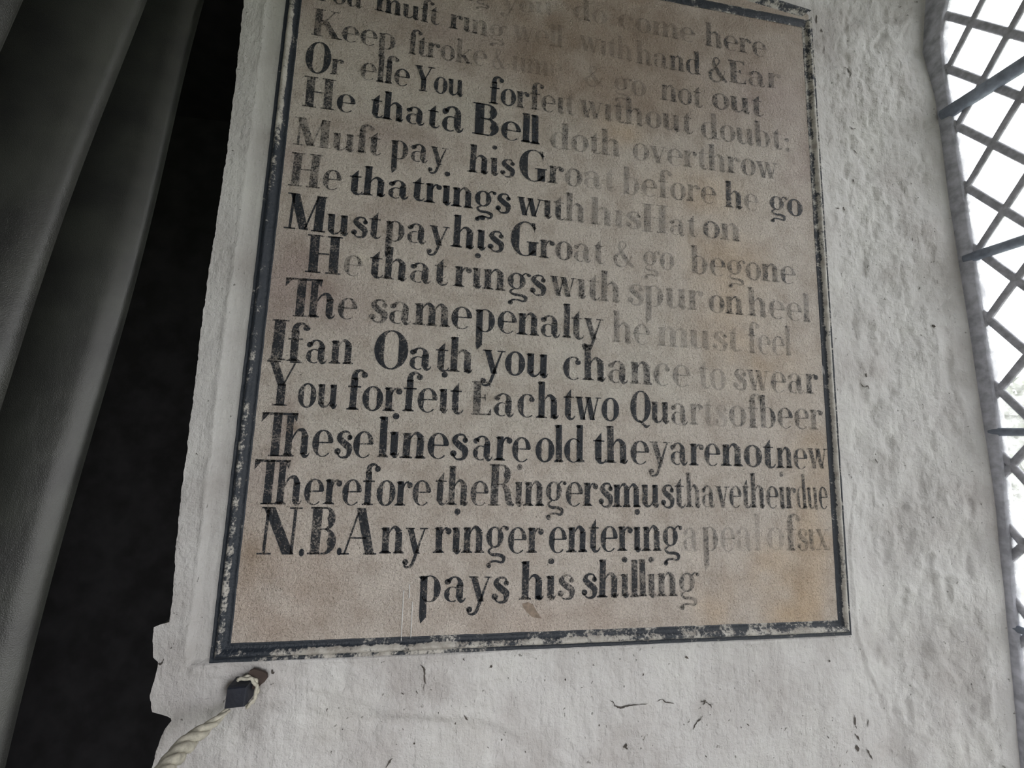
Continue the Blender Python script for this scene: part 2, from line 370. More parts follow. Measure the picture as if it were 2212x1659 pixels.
# ---------------------------------------------------------------- window: putty margin, diamond panes, lead cames, saddle bars
win = empty('window_1', P(.965, NC, -.95), kind='structure'); parts = []
vv = np.concatenate([np.arange(-.95, 1.0, .02), np.arange(1.0, 1.33, .01), [1.33]])
L = []
for v in vv:
    g = float(np.interp(v, gl_v, gl_n)); b = float(np.interp(v + (.04 if v > 1.0 else 0) * (v - 1.0) / .33, bd_v, bd_n)) + .010
    vb = v + (.04 * (v - 1.0) / .33 if v > 1.0 else 0)
    L.append((g, v, b, vb))
LL = L + [(2 * NC - g, v, 2 * NC - b, vb) for g, v, b, vb in L[::-1]]
fv = []
for g, v, b, vb in LL: fv.append([P(.962, b, vb), P(.958, (b + g) / 2, (v + vb) / 2), P(.960, g, v), P(.980, g, v)])
parts.append(grid('window_frame', np.array(fv), M_frame))
sillm = mesh('window_sill', *box(UC - .01, .99, 2 * NC - .577 - .02, .60, EYE - 1.0, EYE - .95), M_wall); parts.append(sillm)
clip = [(g, v) for g, v, b, vb in LL]
clip = list(dict.fromkeys((round(float(a), 6), round(float(b), 6)) for a, b in clip))
hull = geometry.convex_hull_2d([Vector(c) for c in clip]); HP = [clip[i] for i in hull]
ar = sum(HP[i][0] * HP[(i + 1) % len(HP)][1] - HP[(i + 1) % len(HP)][0] * HP[i][1] for i in range(len(HP)))
if ar < 0: HP = HP[::-1]
def sh_clip(poly):
    for i in range(len(HP)):
        a = HP[i]; b = HP[(i + 1) % len(HP)]; out = []
        ins = lambda p: (b[0] - a[0]) * (p[1] - a[1]) - (b[1] - a[1]) * (p[0] - a[0]) >= 0
        for j in range(len(poly)):
            p, q = poly[j], poly[(j + 1) % len(poly)]
            ip, iq = ins(p), ins(q)
            if ip: out.append(p)
            if ip != iq:
                dp = (b[0] - a[0]) * (p[1] - a[1]) - (b[1] - a[1]) * (p[0] - a[0]); dq = (b[0] - a[0]) * (q[1] - a[1]) - (b[1] - a[1]) * (q[0] - a[0])
                t = dp / (dp - dq); out.append((p[0] + (q[0] - p[0]) * t, p[1] + (q[1] - p[1]) * t))
        poly = out
        if len(poly) < 3: return []
    return poly
P0 = np.array([.577 + .032 * (.772 - .35), .772])
E1 = np.array([-.044 + .032 * .05915, .05915]); E2 = np.array([-.044 - .032 * .07515, -.07515])
def node(a, b): return P0 + a * E1 + b * E2
cells = []
for a in range(-40, 45):
    for b in range(-40, 45):
        q = [node(a, b), node(a + 1, b), node(a + 1, b + 1), node(a, b + 1)]
        c = sum(q) / 4
        q = [tuple(c + (x - c) * .985) for x in q]; q = sh_clip(q)
        if len(q) >= 3: cells.append((c, q))
cells.sort(key=lambda t: -t[0][0])
rest = ([], [])
def pane_geo(q, tilt):
    vs = [P(.969 + tilt * (x[0] - q[0][0]) , x[0], x[1]) for x in q] + [P(.9715 + tilt * (x[0] - q[0][0]), x[0], x[1]) for x in q]
    n = len(q); return vs, [tuple(range(n)), tuple(range(n, 2 * n))[::-1]] + [(i, i + n, (i + 1) % n + n, (i + 1) % n) for i in range(n)]
for k, (c, q) in enumerate(cells):
    G = pane_geo(q, random.uniform(-.02, .02))
    if k < 280: parts.append(mesh('pane', *G, M_glass))
    else: add(rest, G)
if rest[0]: parts.append(mesh('far_panes', *rest, M_glass, kind='stuff'))
def line_clip(p, dvec):            # the span of an infinite line inside the opening
    t0, t1 = -9, 9
    for i in range(len(HP)):
        a = np.array(HP[i]); b = np.array(HP[(i + 1) % len(HP)]); nrm = np.array([-(b - a)[1], (b - a)[0]])
        den = nrm @ dvec; num = nrm @ (p - a)
        if abs(den) < 1e-9:
            if num < 0: return None
            continue
        t = -num / den
        if den > 0: t0 = max(t0, t)
        else: t1 = min(t1, t)
    return (t0, t1) if t1 - t0 > .02 else None
def came(p, dvec, hw=.0068, dep=.0036):
    r = line_clip(p, dvec / np.linalg.norm(dvec))
    if r is None: return
    dn = dvec / np.linalg.norm(dvec); A = p + dn * (r[0] - .004); B = p + dn * (r[1] + .004); s = np.array([-dn[1], dn[0]])
    vs = []; fs = []
    prof = [(-hw, 0), (-hw * .7, -dep * .8), (0, -dep), (hw * .7, -dep * .8), (hw, 0), (hw * .7, dep * .8), (0, dep), (-hw * .7, dep * .8)]
    M = 14
    for i in range(M + 1):
        c = A + (B - A) * i / M; j = random.uniform(-.0004, .0004)
        for x, y in prof: vs.append(P(.970 + y, c[0] + s[0] * (x + j), c[1] + s[1] * (x + j)))
    for i in range(M):
        for k in range(8): fs.append((i * 8 + k, i * 8 + (k + 1) % 8, (i + 1) * 8 + (k + 1) % 8, (i + 1) * 8 + k))
    fs += [tuple(range(8)), tuple(range(M * 8, M * 8 + 8))[::-1]]
    parts.append(mesh('lead_came', vs, fs, M_lead, smooth=True))
for a in range(-40, 45): came(node(a, 0), E2)
for b in range(-40, 45): came(node(0, b), E1)
for v, r in ((.675, .0135), (.359, .0095), (.025, .0075), (-.31, .0060), (-.64, .0060), (1.0, .010), (1.25, .008)):
    g = float(g_of(np.array([v]))[0]) + .012; pts = [P(.9650 + .0006 * math.sin(i), NC + (g - NC) * (1 - 2 * i / 12), v) for i in range(13)]
    parts.append(mesh('saddle_bar', *tube(pts, r, 10), M_iron, smooth=True))
under(win, *parts)

# ---------------------------------------------------------------- the painted panel
PY = .6365                         # its painted face
panel = empty('inscription_panel', P((pu0 + pu1) / 2, WALL_N, pv0),
              'painted plaster panel of ringing rules in worn black lettering within a black edged moulding', 'inscription')
parts = []
gu = np.arange(pu0 + .006, pu1 - .004, .006); gv = np.arange(pv0 + .006, 1.02, .006)
GU, GV = np.meshgrid(gu, gv)
gab = 1.35 * .64 + .026 + .052 * (1 - np.abs(GU - (pu0 + pu1) / 2) / ((pu1 - pu0) / 2)) + .008
GV = np.minimum(GV, gab)        # the ground stops under the low gable
st = np.tile(np.array([.60, .545, .495]), GU.shape + (1,))
def stain(x, y, ru, rv, colr, a):
    global st
    c = on_wall(x, y); m = a * np.exp(-((GU - c[0]) / ru) ** 2 - ((GV - c[1]) / rv) ** 2) * np.clip(1 + 1.3 * fbm(GU, GV, 16, int(x), 4), 0, 1.6)
    m = np.clip(m, 0, 1)[..., None]; st = st * (1 - m) + np.array(colr) * m
BR, PK, OC, GY = (.365, .290, .235), (.42, .34, .315), (.56, .42, .28), (.59, .565, .51)
stain(1250, 20, .22, .16, BR, .95); stain(1500, 120, .16, .12, BR, .75); stain(1650, 60, .12, .10, BR, .7); stain(1250, 170, .16, .08, BR, .85)
stain(950, 60, .14, .08, PK, .6); stain(700, 20, .10, .05, PK, .45); stain(1400, 230, .16, .05, BR, .6); stain(1640, 200, .10, .07, PK, .7)
stain(1720, 330, .06, .10, PK, .55); stain(1330, 290, .05, .03, OC, .45); stain(1500, 420, .10, .05, OC, .35)
stain(860, 300, .08, .035, PK, .55); stain(640, 560, .04, .05, PK, .6); stain(680, 640, .08, .04, PK, .6); stain(590, 640, .03, .06, PK, .6)
stain(880, 470, .07, .03, PK, .35); stain(620, 920, .02, .05, PK, .55); stain(590, 1040, .03, .05, PK, .6); stain(760, 700, .08, .02, PK, .3); stain(640, 340, .04, .03, PK, .4)
stain(1560, 690, .09, .09, OC, .40); stain(1640, 780, .10, .06, OC, .42); stain(1560, 560, .10, .05, OC, .35)
stain(1740, 980, .05, .06, OC, .45); stain(1760, 1150, .05, .09, OC, .5); stain(1720, 1300, .07, .07, OC, .62); stain(1540, 1290, .035, .05, OC, .5); stain(1660, 1240, .05, .05, OC, .45)
stain(600, 1290, .10, .09, (.54, .45, .385), .6); stain(1200, 1340, .2, .04, (.56, .47, .41), .45); stain(535, 1200, .02, .05, (.34, .24, .15), .5)
stain(1000, 240, .2, .04, GY, .5); stain(1250, 780, .25, .10, GY, .5); stain(900, 880, .3, .1, GY, .35)
stain(640, 925, .012, .008, (.28, .20, .13), .6); stain(785, 560, .012, .006, (.62, .57, .50), .9)
PYv = PY + .0007 * fbm(GU, GV, 9, 61, 3)
parts.append(grid('painted_field', np.stack([GU, np.full_like(GU, PY), GV + EYE], -1), M_field, color=('stain', st)))
parts[-1].name = 'painted_field'

# moulding: a roll between two black fillets, mitred
MW = .0255
prof = [(0, .0), (.04, .0010), (.10, .0004), (.22, .0004), (.30, .0012), (.37, .0044), (.46, .0066), (.54, .0070), (.62, .0062), (.70, .0036), (.76, .0010), (.82, .0003), (.92, .0004), (.97, .0012), (1.0, -.001)]
def pink(t, base, inner=1.0, outer=.9):
    if t < .33: return inner
    if t > .72: return outer
    return base
def mould(name, A, B, ia, ib, basef, inner=1.0, outer=.9, width=MW):    # A->B runs along the inner edge; ia/ib: inner->outer vectors at the two ends
    A, B, ia, ib = map(np.array, (A, B, ia, ib)); n = max(2, int(np.linalg.norm(B - A) / .004))
    Vv = np.zeros((n + 1, len(prof), 3)); K = np.zeros((n + 1, len(prof)))
    for i in range(n + 1):
        s = i / n; a = A + (B - A) * s; off = ia + (ib - ia) * s
        j = .0006 * float(vnoise(np.array([a[0] * 70]), np.array([a[1] * 70]), 8)[0])
        for k, (t, h) in enumerate(prof):
            q = a + off * t; jj = .0009 * float(vnoise(np.array([q[0] * 120]), np.array([q[1] * 120]), 4)[0])
            Vv[i, k] = P(q[0] + j, PY - h * (1 + jj * 90), q[1] + j); bi = basef(s); ii = inner(s) if callable(inner) else inner; oo = outer(s) if callable(outer) else outer
            K[i, k] = pink(t, bi, ii, oo)
    o = grid(name, Vv, M_mould, attrs={'ink': K}); parts.append(o); return o
iu0, iu1, iv0 = pu0 + MW, pu1 - MW, pv0 + MW
top_in = 1.35 * .64; top_out = 1.412 * .64
lf = lambda s: float(np.interp(s, [0, .08, .16, .28, .40, .52, .60, .68, .72, .80, .90, 1], [.72, .60, .66, .76, .84, .93, .72, .50, .30, .28, .74, .92]))
rf = lambda s: float(np.interp(s, [0, .15, .3, .5, .6, .66, .70, .8, .88, 1], [.42, .30, .30, .26, .42, .52, .15, .20, .5, .62]))
bf = lambda s: float(np.interp(s, [0, .06, .15, .35, .5, .62, .8, .93, 1], [.95, .72, .34, .40, .50, .55, .58, .46, .6]))
mould('moulding', (iu0, iv0), (iu0, top_in + .020), (-MW, -MW), (-MW, MW * .8), lf, 1.0, 1.0)
mould('moulding', (iu1, iv0), (iu1, top_in), (MW, -MW), (MW, MW * 1.2), rf, lambda s: float(np.interp(s, [0, .45, .7, 1], [.95, .9, .62, .6])), lambda s: .9 - .3 * s)
mould('moulding', (iu0, iv0), (iu1, iv0), (-MW, -MW), (MW, -MW), bf, lambda s: 1.0 - .35 * s, lambda s: float(np.interp(s, [0, .1, .2, .35, .45, 1], [1, .7, .5, .6, .95, .95])))
# head of the panel: a flat black band and a low gable above it
def band(name, A, B, h, ink):
    A = np.array(A); B = np.array(B); n = 160; Vv = np.zeros((n + 1, 5, 3)); K = np.zeros((n + 1, 5))
    for i in range(n + 1):
        for k in range(5):
            q = A + (B - A) * i / n; Vv[i, k] = P(q[0], PY - .0006 - .0016 * math.sin(math.pi * k / 4), q[1] + h * k / 4); K[i, k] = ink * (.75 if k in (0, 4) else 1)
    parts.append(grid(name, Vv, M_mould, attrs={'ink': K}))
band('head_band', (iu0 - .008, top_in), (iu1 + .016, top_in), .020, .90)
ax_ = (pu0 + pu1) / 2; rise = .052
mould('moulding', (iu1 + .001, top_in + .026), (ax_, top_in + .026 + rise), (MW, MW * .8), (0, MW), lambda s: .75, .6, .85)
mould('moulding', (iu0, top_in + .026), (ax_, top_in + .026 + rise), (-MW, MW * .8), (0, MW), lambda s: .75, .6, .85)

# ---------------------------------------------------------------- lettering: a fat-face roman drawn stroke by stroke
T, t_ = .27, .055
class Gl:
    def __init__(s): s.q = []
    def poly(s, pts): s.q.append([tuple(p) for p in pts]); return s
    def stem(s, x, y0, y1, w=T): return s.poly([(x - w / 2, y0), (x + w / 2, y0), (x + w / 2, y1), (x - w / 2, y1)])
    def foot(s, x, y=0, w=.24, up=1):
        s.poly([(x - w, y), (x + w, y), (x + w, y + t_ * up), (x - w, y + t_ * up)])
        return s.poly([(x - T / 2 - .06, y + t_ * up), (x + T / 2 + .06, y + t_ * up), (x + T / 2, y + .11 * up), (x - T / 2, y + .11 * up)])
    def flag(s, x, y, w=.2): return s.poly([(x - w, y - .03), (x + .02, y), (x + .02, y - .14), (x - T / 2, y - .12)])
    def bar(s, x0, x1, y, h=t_): return s.poly([(x0, y), (x1, y), (x1, y + h), (x0, y + h)])
    def diag(s, x0, y0, x1, y1, w): return s.poly([(x0 - w / 2, y0), (x0 + w / 2, y0), (x1 + w / 2, y1), (x1 - w / 2, y1)])
    def ball(s, x, y, r): return s.poly([(x + r * math.cos(a * math.pi / 6), y + r * math.sin(a * math.pi / 6)) for a in range(12)])
    def arc(s, cx, cy, rx, ry, a0, a1, w=T, k0=1, k1=1, thin=t_):
        n = max(6, int(abs(a1 - a0) / 12)); L = []; Rr = []
        for i in range(n + 1):
            f = i / n; a = math.radians(a0 + (a1 - a0) * f); wd = (thin + (w - thin) * abs(math.cos(a)) ** 1.6)
            e = k0 + (1 - k0) * min(1, f * 3) if f < .5 else k1 + (1 - k1) * min(1, (1 - f) * 3)
            wd *= e; nx, ny = math.cos(a) / rx, math.sin(a) / ry; m = math.hypot(nx, ny); nx /= m; ny /= m
            px, py = cx + rx * math.cos(a), cy + ry * math.sin(a); L.append((px, py)); Rr.append((px - nx * wd, py - ny * wd))
        for i in range(n): s.q.append([L[i], L[i + 1], Rr[i + 1], Rr[i]])
        return s
    def curve(s, pts, ws):
        n = 14; P_ = []
        m = len(pts) - 1
        for i in range(n * m // 2 + 1):            # catmull-rom
            f = i / (n * m // 2) * m; k = min(int(f), m - 1); u = f - k
            p0, p1, p2, p3 = (np.array(pts[max(k - 1, 0)]), np.array(pts[k]), np.array(pts[k + 1]), np.array(pts[min(k + 2, m)]))
            P_.append((.5 * ((2 * p1) + (-p0 + p2) * u + (2 * p0 - 5 * p1 + 4 * p2 - p3) * u * u + (-p0 + 3 * p1 - 3 * p2 + p3) * u ** 3), ws[k] + (ws[k + 1] - ws[k]) * u))
        L = []; Rr = []
        for i, (p, w_) in enumerate(P_):
            d = P_[min(i + 1, len(P_) - 1)][0] - P_[max(i - 1, 0)][0]; d = d / (np.linalg.norm(d) + 1e-9); nn = np.array([-d[1], d[0]]) * w_ / 2
            L.append(tuple(p + nn)); Rr.append(tuple(p - nn))
        for i in range(len(L) - 1): s.q.append([L[i], L[i + 1], Rr[i + 1], Rr[i]])
        return s
ASC, CAP = 1.62, 1.62
def arch(g, x0, x1, tail=0):       # hairline out of one stem into the next
    g.curve([(x0 + .02, .72), (x0 + .16, .95), ((x0 + x1) / 2 + .08, 1.0), (x1 + .02, .80)], [.04, .06, .15, T * .95])
    return g.stem(x1, 0, .82)
def tail(g, x, s=.20): return g.curve([(x - T / 2 + .10, .16), (x + .04, .02), (x + s, .05), (x + s + .06, .16)], [T * .7, .14, .06, .03])
def G(ch):
    g = Gl(); w = .8
    if ch == 'a':
        g.arc(.40, .62, .36, .39, 0, 150, T, .9, .9); g.stem(.62, .14, .66); g.ball(.13, .78, .12); tail(g, .64, .16)
        g.arc(.34, .29, .32, .31, 62, 300, .22, .5, .5); w = .98
    elif ch == 'b': g.stem(.16, 0, ASC); g.flag(.16, ASC); g.arc(.40, .5, .42, .53, -140, 140, T, .4, .4); w = .90
    elif ch == 'c': g.arc(.42, .5, .42, .53, 55, 305, T, .8, .4); g.ball(.62, .78, .12); w = .84
    elif ch == 'd': g.arc(.42, .5, .42, .53, 45, 315, T, .4, .4); g.stem(.70, .05, ASC); g.flag(.70, ASC); g.foot(.74, 0, .18); w = .96
    elif ch == 'e': g.arc(.42, .5, .42, .53, 4, 312, T, .8, .35); g.bar(.2, .80, .50); w = .86
    elif ch in 'fs':
        if ch == 'f':
            g.stem(.24, 0, 1.34); g.foot(.24); g.bar(0, .52, .93, .07); g.curve([(.22, 1.25), (.26, 1.55), (.46, 1.66), (.62, 1.55)], [T, .20, .09, .08]); g.ball(.62, 1.47, .13); w = .58
        else:
            g.curve([(.62, .74), (.52, .97), (.28, .97), (.17, .76), (.36, .55), (.58, .36), (.54, .05), (.26, .0), (.08, .22)], [.08, .07, .10, .24, .27, .27, .14, .06, .08])
            g.ball(.58, .77, .11); g.ball(.13, .22, .13); w = .72
    elif ch == 'ſ': g.stem(.20, 0, 1.34); g.foot(.20, 0, .2); g.bar(-.02, .12, .93, .06); g.curve([(.18, 1.25), (.22, 1.55), (.42, 1.66), (.58, 1.55)], [T, .20, .09, .08]); g.ball(.58, 1.47, .12); w = .46
    elif ch == 'g':
        g.arc(.40, .60, .38, .42, 0, 360, T * .95); g.curve([(.62, .88), (.78, 1.03), (.90, .96)], [.07, .06, .10]); g.ball(.92, .95, .09)
        g.curve([(.30, .20), (.14, .06), (.30, -.08), (.60, -.10), (.80, -.20), (.74, -.38), (.44, -.34), (.22, -.38), (.14, -.52)], [.06, .09, .12, .13, .17, .10, .08, .09, .08]); g.ball(.16, -.50, .11); w = .94
    elif ch == 'h': g.stem(.18, 0, ASC); g.flag(.18, ASC); g.foot(.18); arch(g, .25, .72); tail(g, .72, .14); w = 1.0
    elif ch == 'i': g.stem(.18, .06, 1.0); g.flag(.18, 1.0); tail(g, .18, .14); w = .44
    elif ch == 'ì': G_i = G('i'); g.q = list(G_i.q); g.ball(.18, 1.62, .13); w = .44
    elif ch == 'k': g.stem(.18, 0, ASC); g.flag(.18, ASC); g.foot(.18); g.diag(.34, .42, .72, .96, .08); g.bar(.58, .88, .94); g.diag(.74, 0, .40, .56, .26); g.foot(.76, 0, .18); w = .95
    elif ch == 'l': g.stem(.16, 0, ASC); g.flag(.16, ASC); g.foot(.16, 0, .2); w = .36
    elif ch == 'm': g.stem(.18, 0, 1); g.flag(.18, 1); g.foot(.18); arch(g, .25, .68); g.foot(.68, 0, .2); arch(g, .75, 1.18); g.foot(1.20, 0, .2); w = 1.42
    elif ch == 'n': g.stem(.18, 0, 1); g.flag(.18, 1); g.foot(.18); arch(g, .25, .70); g.foot(.72, 0, .21); w = .96
    elif ch == 'o': g.arc(.42, .5, .42, .53, 0, 360); w = .86
    elif ch == 'p': g.stem(.18, -.62, 1.0); g.flag(.18, 1.0); g.poly([(.05, -.62), (.31, -.62), (.10, -.86)]); g.arc(.42, .5, .42, .53, -140, 140, T, .4, .4); w = .92
    elif ch == 'r': g.stem(.18, 0, 1); g.flag(.18, 1); g.foot(.18); g.curve([(.28, .68), (.38, .92), (.54, .96)], [.05, .07, .10]); g.ball(.58, .84, .13); w = .70
    elif ch == 't': g.stem(.22, .16, 1.0); g.poly([(.08, .98), (.35, .98), (.35, 1.34)]); g.bar(.0, .48, .93, .06); g.curve([(.22, .20), (.30, .03), (.46, .03), (.56, .17)], [T, .14, .06, .04]); w = .54
    elif ch == 'u': g.stem(.18, .15, 1); g.flag(.18, 1); g.curve([(.18, .2), (.30, .04), (.48, .08), (.62, .28)], [T, .13, .06, .04]); g.stem(.72, .06, 1); g.flag(.72, 1, .18); tail(g, .72, .14); w = 1.0
    elif ch in 'vy':
        if ch == 'v': g.diag(.44, 0, .16, 1, .25); g.diag(.44, 0, .70, 1, .06); w = .84
        else: g.diag(.46, .0, .16, 1, .25); g.curve([(.76, .97), (.58, .45), (.42, -.05), (.26, -.45), (.02, -.50), (-.04, -.30)], [.06, .08, .13, .12, .07, .08]); g.ball(.02, -.32, .12); w = .86
        g.bar(-.02, .34, .95); g.bar(.56, .90, .95)
    elif ch == 'w': g.diag(.36, 0, .14, 1, .24); g.diag(.38, 0, .60, 1, .06); g.diag(.80, 0, .58, 1, .24); g.diag(.82, 0, 1.04, 1, .06); g.bar(-.02, .32, .95); g.bar(.44, .70, .95); g.bar(.92, 1.20, .95); w = 1.2
    elif ch == 'x': g.diag(.62, 0, .18, 1, .25); g.diag(.14, 0, .66, 1, .06); g.bar(0, .34, .95); g.bar(.5, .82, .95); g.bar(-.02, .30, 0); g.bar(.44, .82, 0); w = .84
    elif ch == 'A': g.diag(1.02, 0, .62, CAP, .33); g.diag(.10, 0, .58, CAP, .07); g.bar(.24, .86, .55, .06); g.bar(-.06, .28, 0); g.bar(.78, 1.26, 0); w = 1.26
    elif ch == 'B': g.stem(.26, 0, CAP, .34); g.bar(.0, .6, CAP - .06, .06); g.bar(0, .6, 0, .06); g.bar(.3, .6, .82, .06); g.arc(.56, 1.22, .36, .40, -90, 90, .30); g.arc(.56, .44, .44, .45, -90, 90, .34); w = 1.06
    elif ch == 'E': g.stem(.26, 0, CAP, .34); g.bar(0, .86, CAP - .07, .07); g.bar(0, .92, 0, .07); g.bar(.3, .64, .8, .06); g.poly([(.70, CAP), (.86, CAP), (.86, CAP - .32)]); g.poly([(.74, 0), (.92, 0), (.92, .34)]); g.poly([(.56, .98), (.66, 1.0), (.66, .62)]); w = 1.0
    elif ch == 'G': g.arc(.60, .81, .60, .84, 40, 320, .36, .5, .5); g.stem(.92, .04, .66, .32); g.bar(.66, 1.16, .64, .06); g.poly([(.84, 1.60), (1.0, 1.60), (1.0, 1.10)]); w = 1.2
    elif ch == 'C': g.arc(.60, .81, .60, .84, 48, 318, .36, .4, .5); g.poly([(.90, 1.55), (1.02, 1.6), (1.02, 1.12)]); g.ball(.98, .3, .1); w = 1.12
    elif ch == 'H': g.stem(.28, 0, CAP, .34); g.stem(1.02, 0, CAP, .34); g.bar(.4, .9, .80, .06); [g.bar(x - .28, x + .28, y, .06) for x in (.28, 1.02) for y in (0, CAP - .06)]; w = 1.36
    elif ch == 'I': g.stem(.26, 0, CAP, .36); g.bar(0, .54, 0, .06); g.bar(0, .54, CAP - .06, .06); w = .56
    elif ch == 'K': g.stem(.26, 0, CAP, .30); g.bar(0, .52, 0); g.bar(0, .52, CAP - t_); g.diag(.42, .68, .96, CAP, .07); g.diag(1.08, 0, .52, .98, .32); g.bar(.76, 1.16, CAP - t_); g.bar(.88, 1.36, 0); w = 1.3
    elif ch == 'M': g.diag(.20, 0, .22, CAP, .10); g.diag(.72, .02, .26, CAP, .34); g.diag(.76, .04, 1.16, CAP, .07); g.stem(1.26, 0, CAP, .34); g.bar(-.02, .42, 0); g.bar(1.0, 1.54, 0); g.bar(-.02, .34, CAP - t_); g.bar(1.1, 1.48, CAP - t_); w = 1.56
    elif ch == 'N': g.stem(.22, 0, CAP, .10); g.diag(1.02, .0, .24, CAP, .38); g.stem(1.12, 0, CAP, .10); g.bar(0, .46, 0); g.bar(.0, .34, CAP - t_); g.bar(.92, 1.34, CAP - t_); w = 1.34
    elif ch == 'O': g.arc(.62, .81, .62, .86, 0, 360, .36); w = 1.26
    elif ch == 'Q': g.arc(.58, .81, .58, .84, 0, 360, .34); g.curve([(.50, .10), (.72, -.08), (.92, -.22), (1.12, -.12)], [.07, .14, .14, .05]); w = 1.16
    elif ch == 'R': g.stem(.26, 0, CAP, .32); g.bar(0, .6, CAP - .06, .06); g.bar(0, .52, 0); g.bar(.3, .6, .80, .06); g.arc(.56, 1.21, .38, .41, -90, 90, .32); g.curve([(.60, .82), (.80, .60), (.90, .16), (1.12, .02)], [.12, .26, .28, .08]); w = 1.12
    elif ch == 'T': g.stem(.62, 0, CAP, .34); g.bar(0, 1.24, CAP - .09, .09); g.poly([(0, CAP), (.26, CAP), (.0, CAP - .36)]); g.poly([(1.24, CAP), (1.0, CAP), (1.22, CAP - .32)]); g.bar(.36, .88, 0); w = 1.26
    elif ch == 'Þ':                # Th drawn as one: two stems under one bar
        g.stem(.60, 0, CAP, .32); g.bar(0, 1.36, CAP - .09, .09); g.poly([(0, CAP), (.30, CAP), (.0, CAP - .38)]); g.poly([(1.36, CAP), (1.1, CAP), (1.32, CAP - .34)]); g.bar(.36, .84, 0)
        g.stem(1.08, 0, CAP - .1, .26); g.foot(1.08); g.curve([(1.18, .60), (1.36, .94), (1.58, .98), (1.70, .72)], [.05, .07, .16, .26]); g.stem(1.68, .1, .8, .26); tail(g, 1.68, .16); w = 1.96
    elif ch == 'Y': g.diag(.62, .72, .22, CAP, .32); g.diag(.66, .72, 1.08, CAP, .07); g.stem(.62, 0, .78, .32); g.bar(-.04, .50, CAP - t_); g.bar(.84, 1.30, CAP - t_); g.bar(.34, .90, 0); w = 1.26
    elif ch == '&':
        g.curve([(1.16, .04), (.84, .30), (.40, .98), (.36, 1.38), (.56, 1.50), (.70, 1.28), (.40, .84), (.12, .50), (.26, .06), (.66, .04), (.98, .50), (1.04, .74)], [.10, .28, .24, .12, .07, .10, .08, .22, .14, .07, .06, .08]); w = 1.22
    elif ch == '.': g.ball(.16, .10, .15); w = .34
    elif ch == ';': g.ball(.16, .10, .13); g.ball(.16, .72, .13); w = .34
    elif ch == ' ': w = .4
    g.w = w; return g
GC = {}
def glyph(ch):
    if ch not in GC: GC[ch] = G(ch)
    return GC[ch]
def word(acc, text, x0, y0, x1, y1, xh, ink, inkb=None, cap=None):
    """text between two baseline points of the photograph carried to the panel; xh, cap: heights there in pixels"""
    a = np.array(on_wall(x0, y0, PY)); b = np.array(on_wall(x1, y1, PY))
    hx = np.array(on_wall(x0, y0 - xh, PY))[1] - a[1]; hb = np.array(on_wall(x1, y1 - xh, PY))[1] - b[1]; hx = (hx + hb) / 2
    capk = (cap / xh) / CAP if cap else 1.0
    gs = [glyph(c) for c in text]; iscap = [c.isupper() or c in '&Þ' for c in text]
    track = .03; W = sum(g.w * (max(.8, min(1.25, capk)) if k else 1) for g, k in zip(gs, iscap)) + track * (len(gs) - 1)
    L = np.linalg.norm(b - a); sx = L / W; dx = (b - a) / L; x = 0
    inkb = ink if inkb is None else inkb
    for i, (g, c) in enumerate(zip(gs, iscap)):
        kw = max(.8, min(1.25, capk)) if c else 1; kh = capk if c else 1
        e = ink + (inkb - ink) * (i / max(1, len(gs) - 1)); j = random.uniform(-.02, .02); sl = random.uniform(-.02, .02)
        for q in g.q:
            k0 = len(acc[0])
            for px, py in q:
                lean = .0
                if text[i] == 'Þ' and py < 1.1: py2 = py
                X_ = (x + px * kw) * sx; Y_ = (py * kh + j) * hx
                pt = a + dx * X_ + np.array([sl * Y_, Y_])
                acc[0].append(P(pt[0], PY - .0007, pt[1])); acc[2].append(max(0, min(1, e + random.uniform(-.05, .05))))
            acc[1].append(tuple(range(k0, k0 + len(q))))
        x += g.w * kw + track
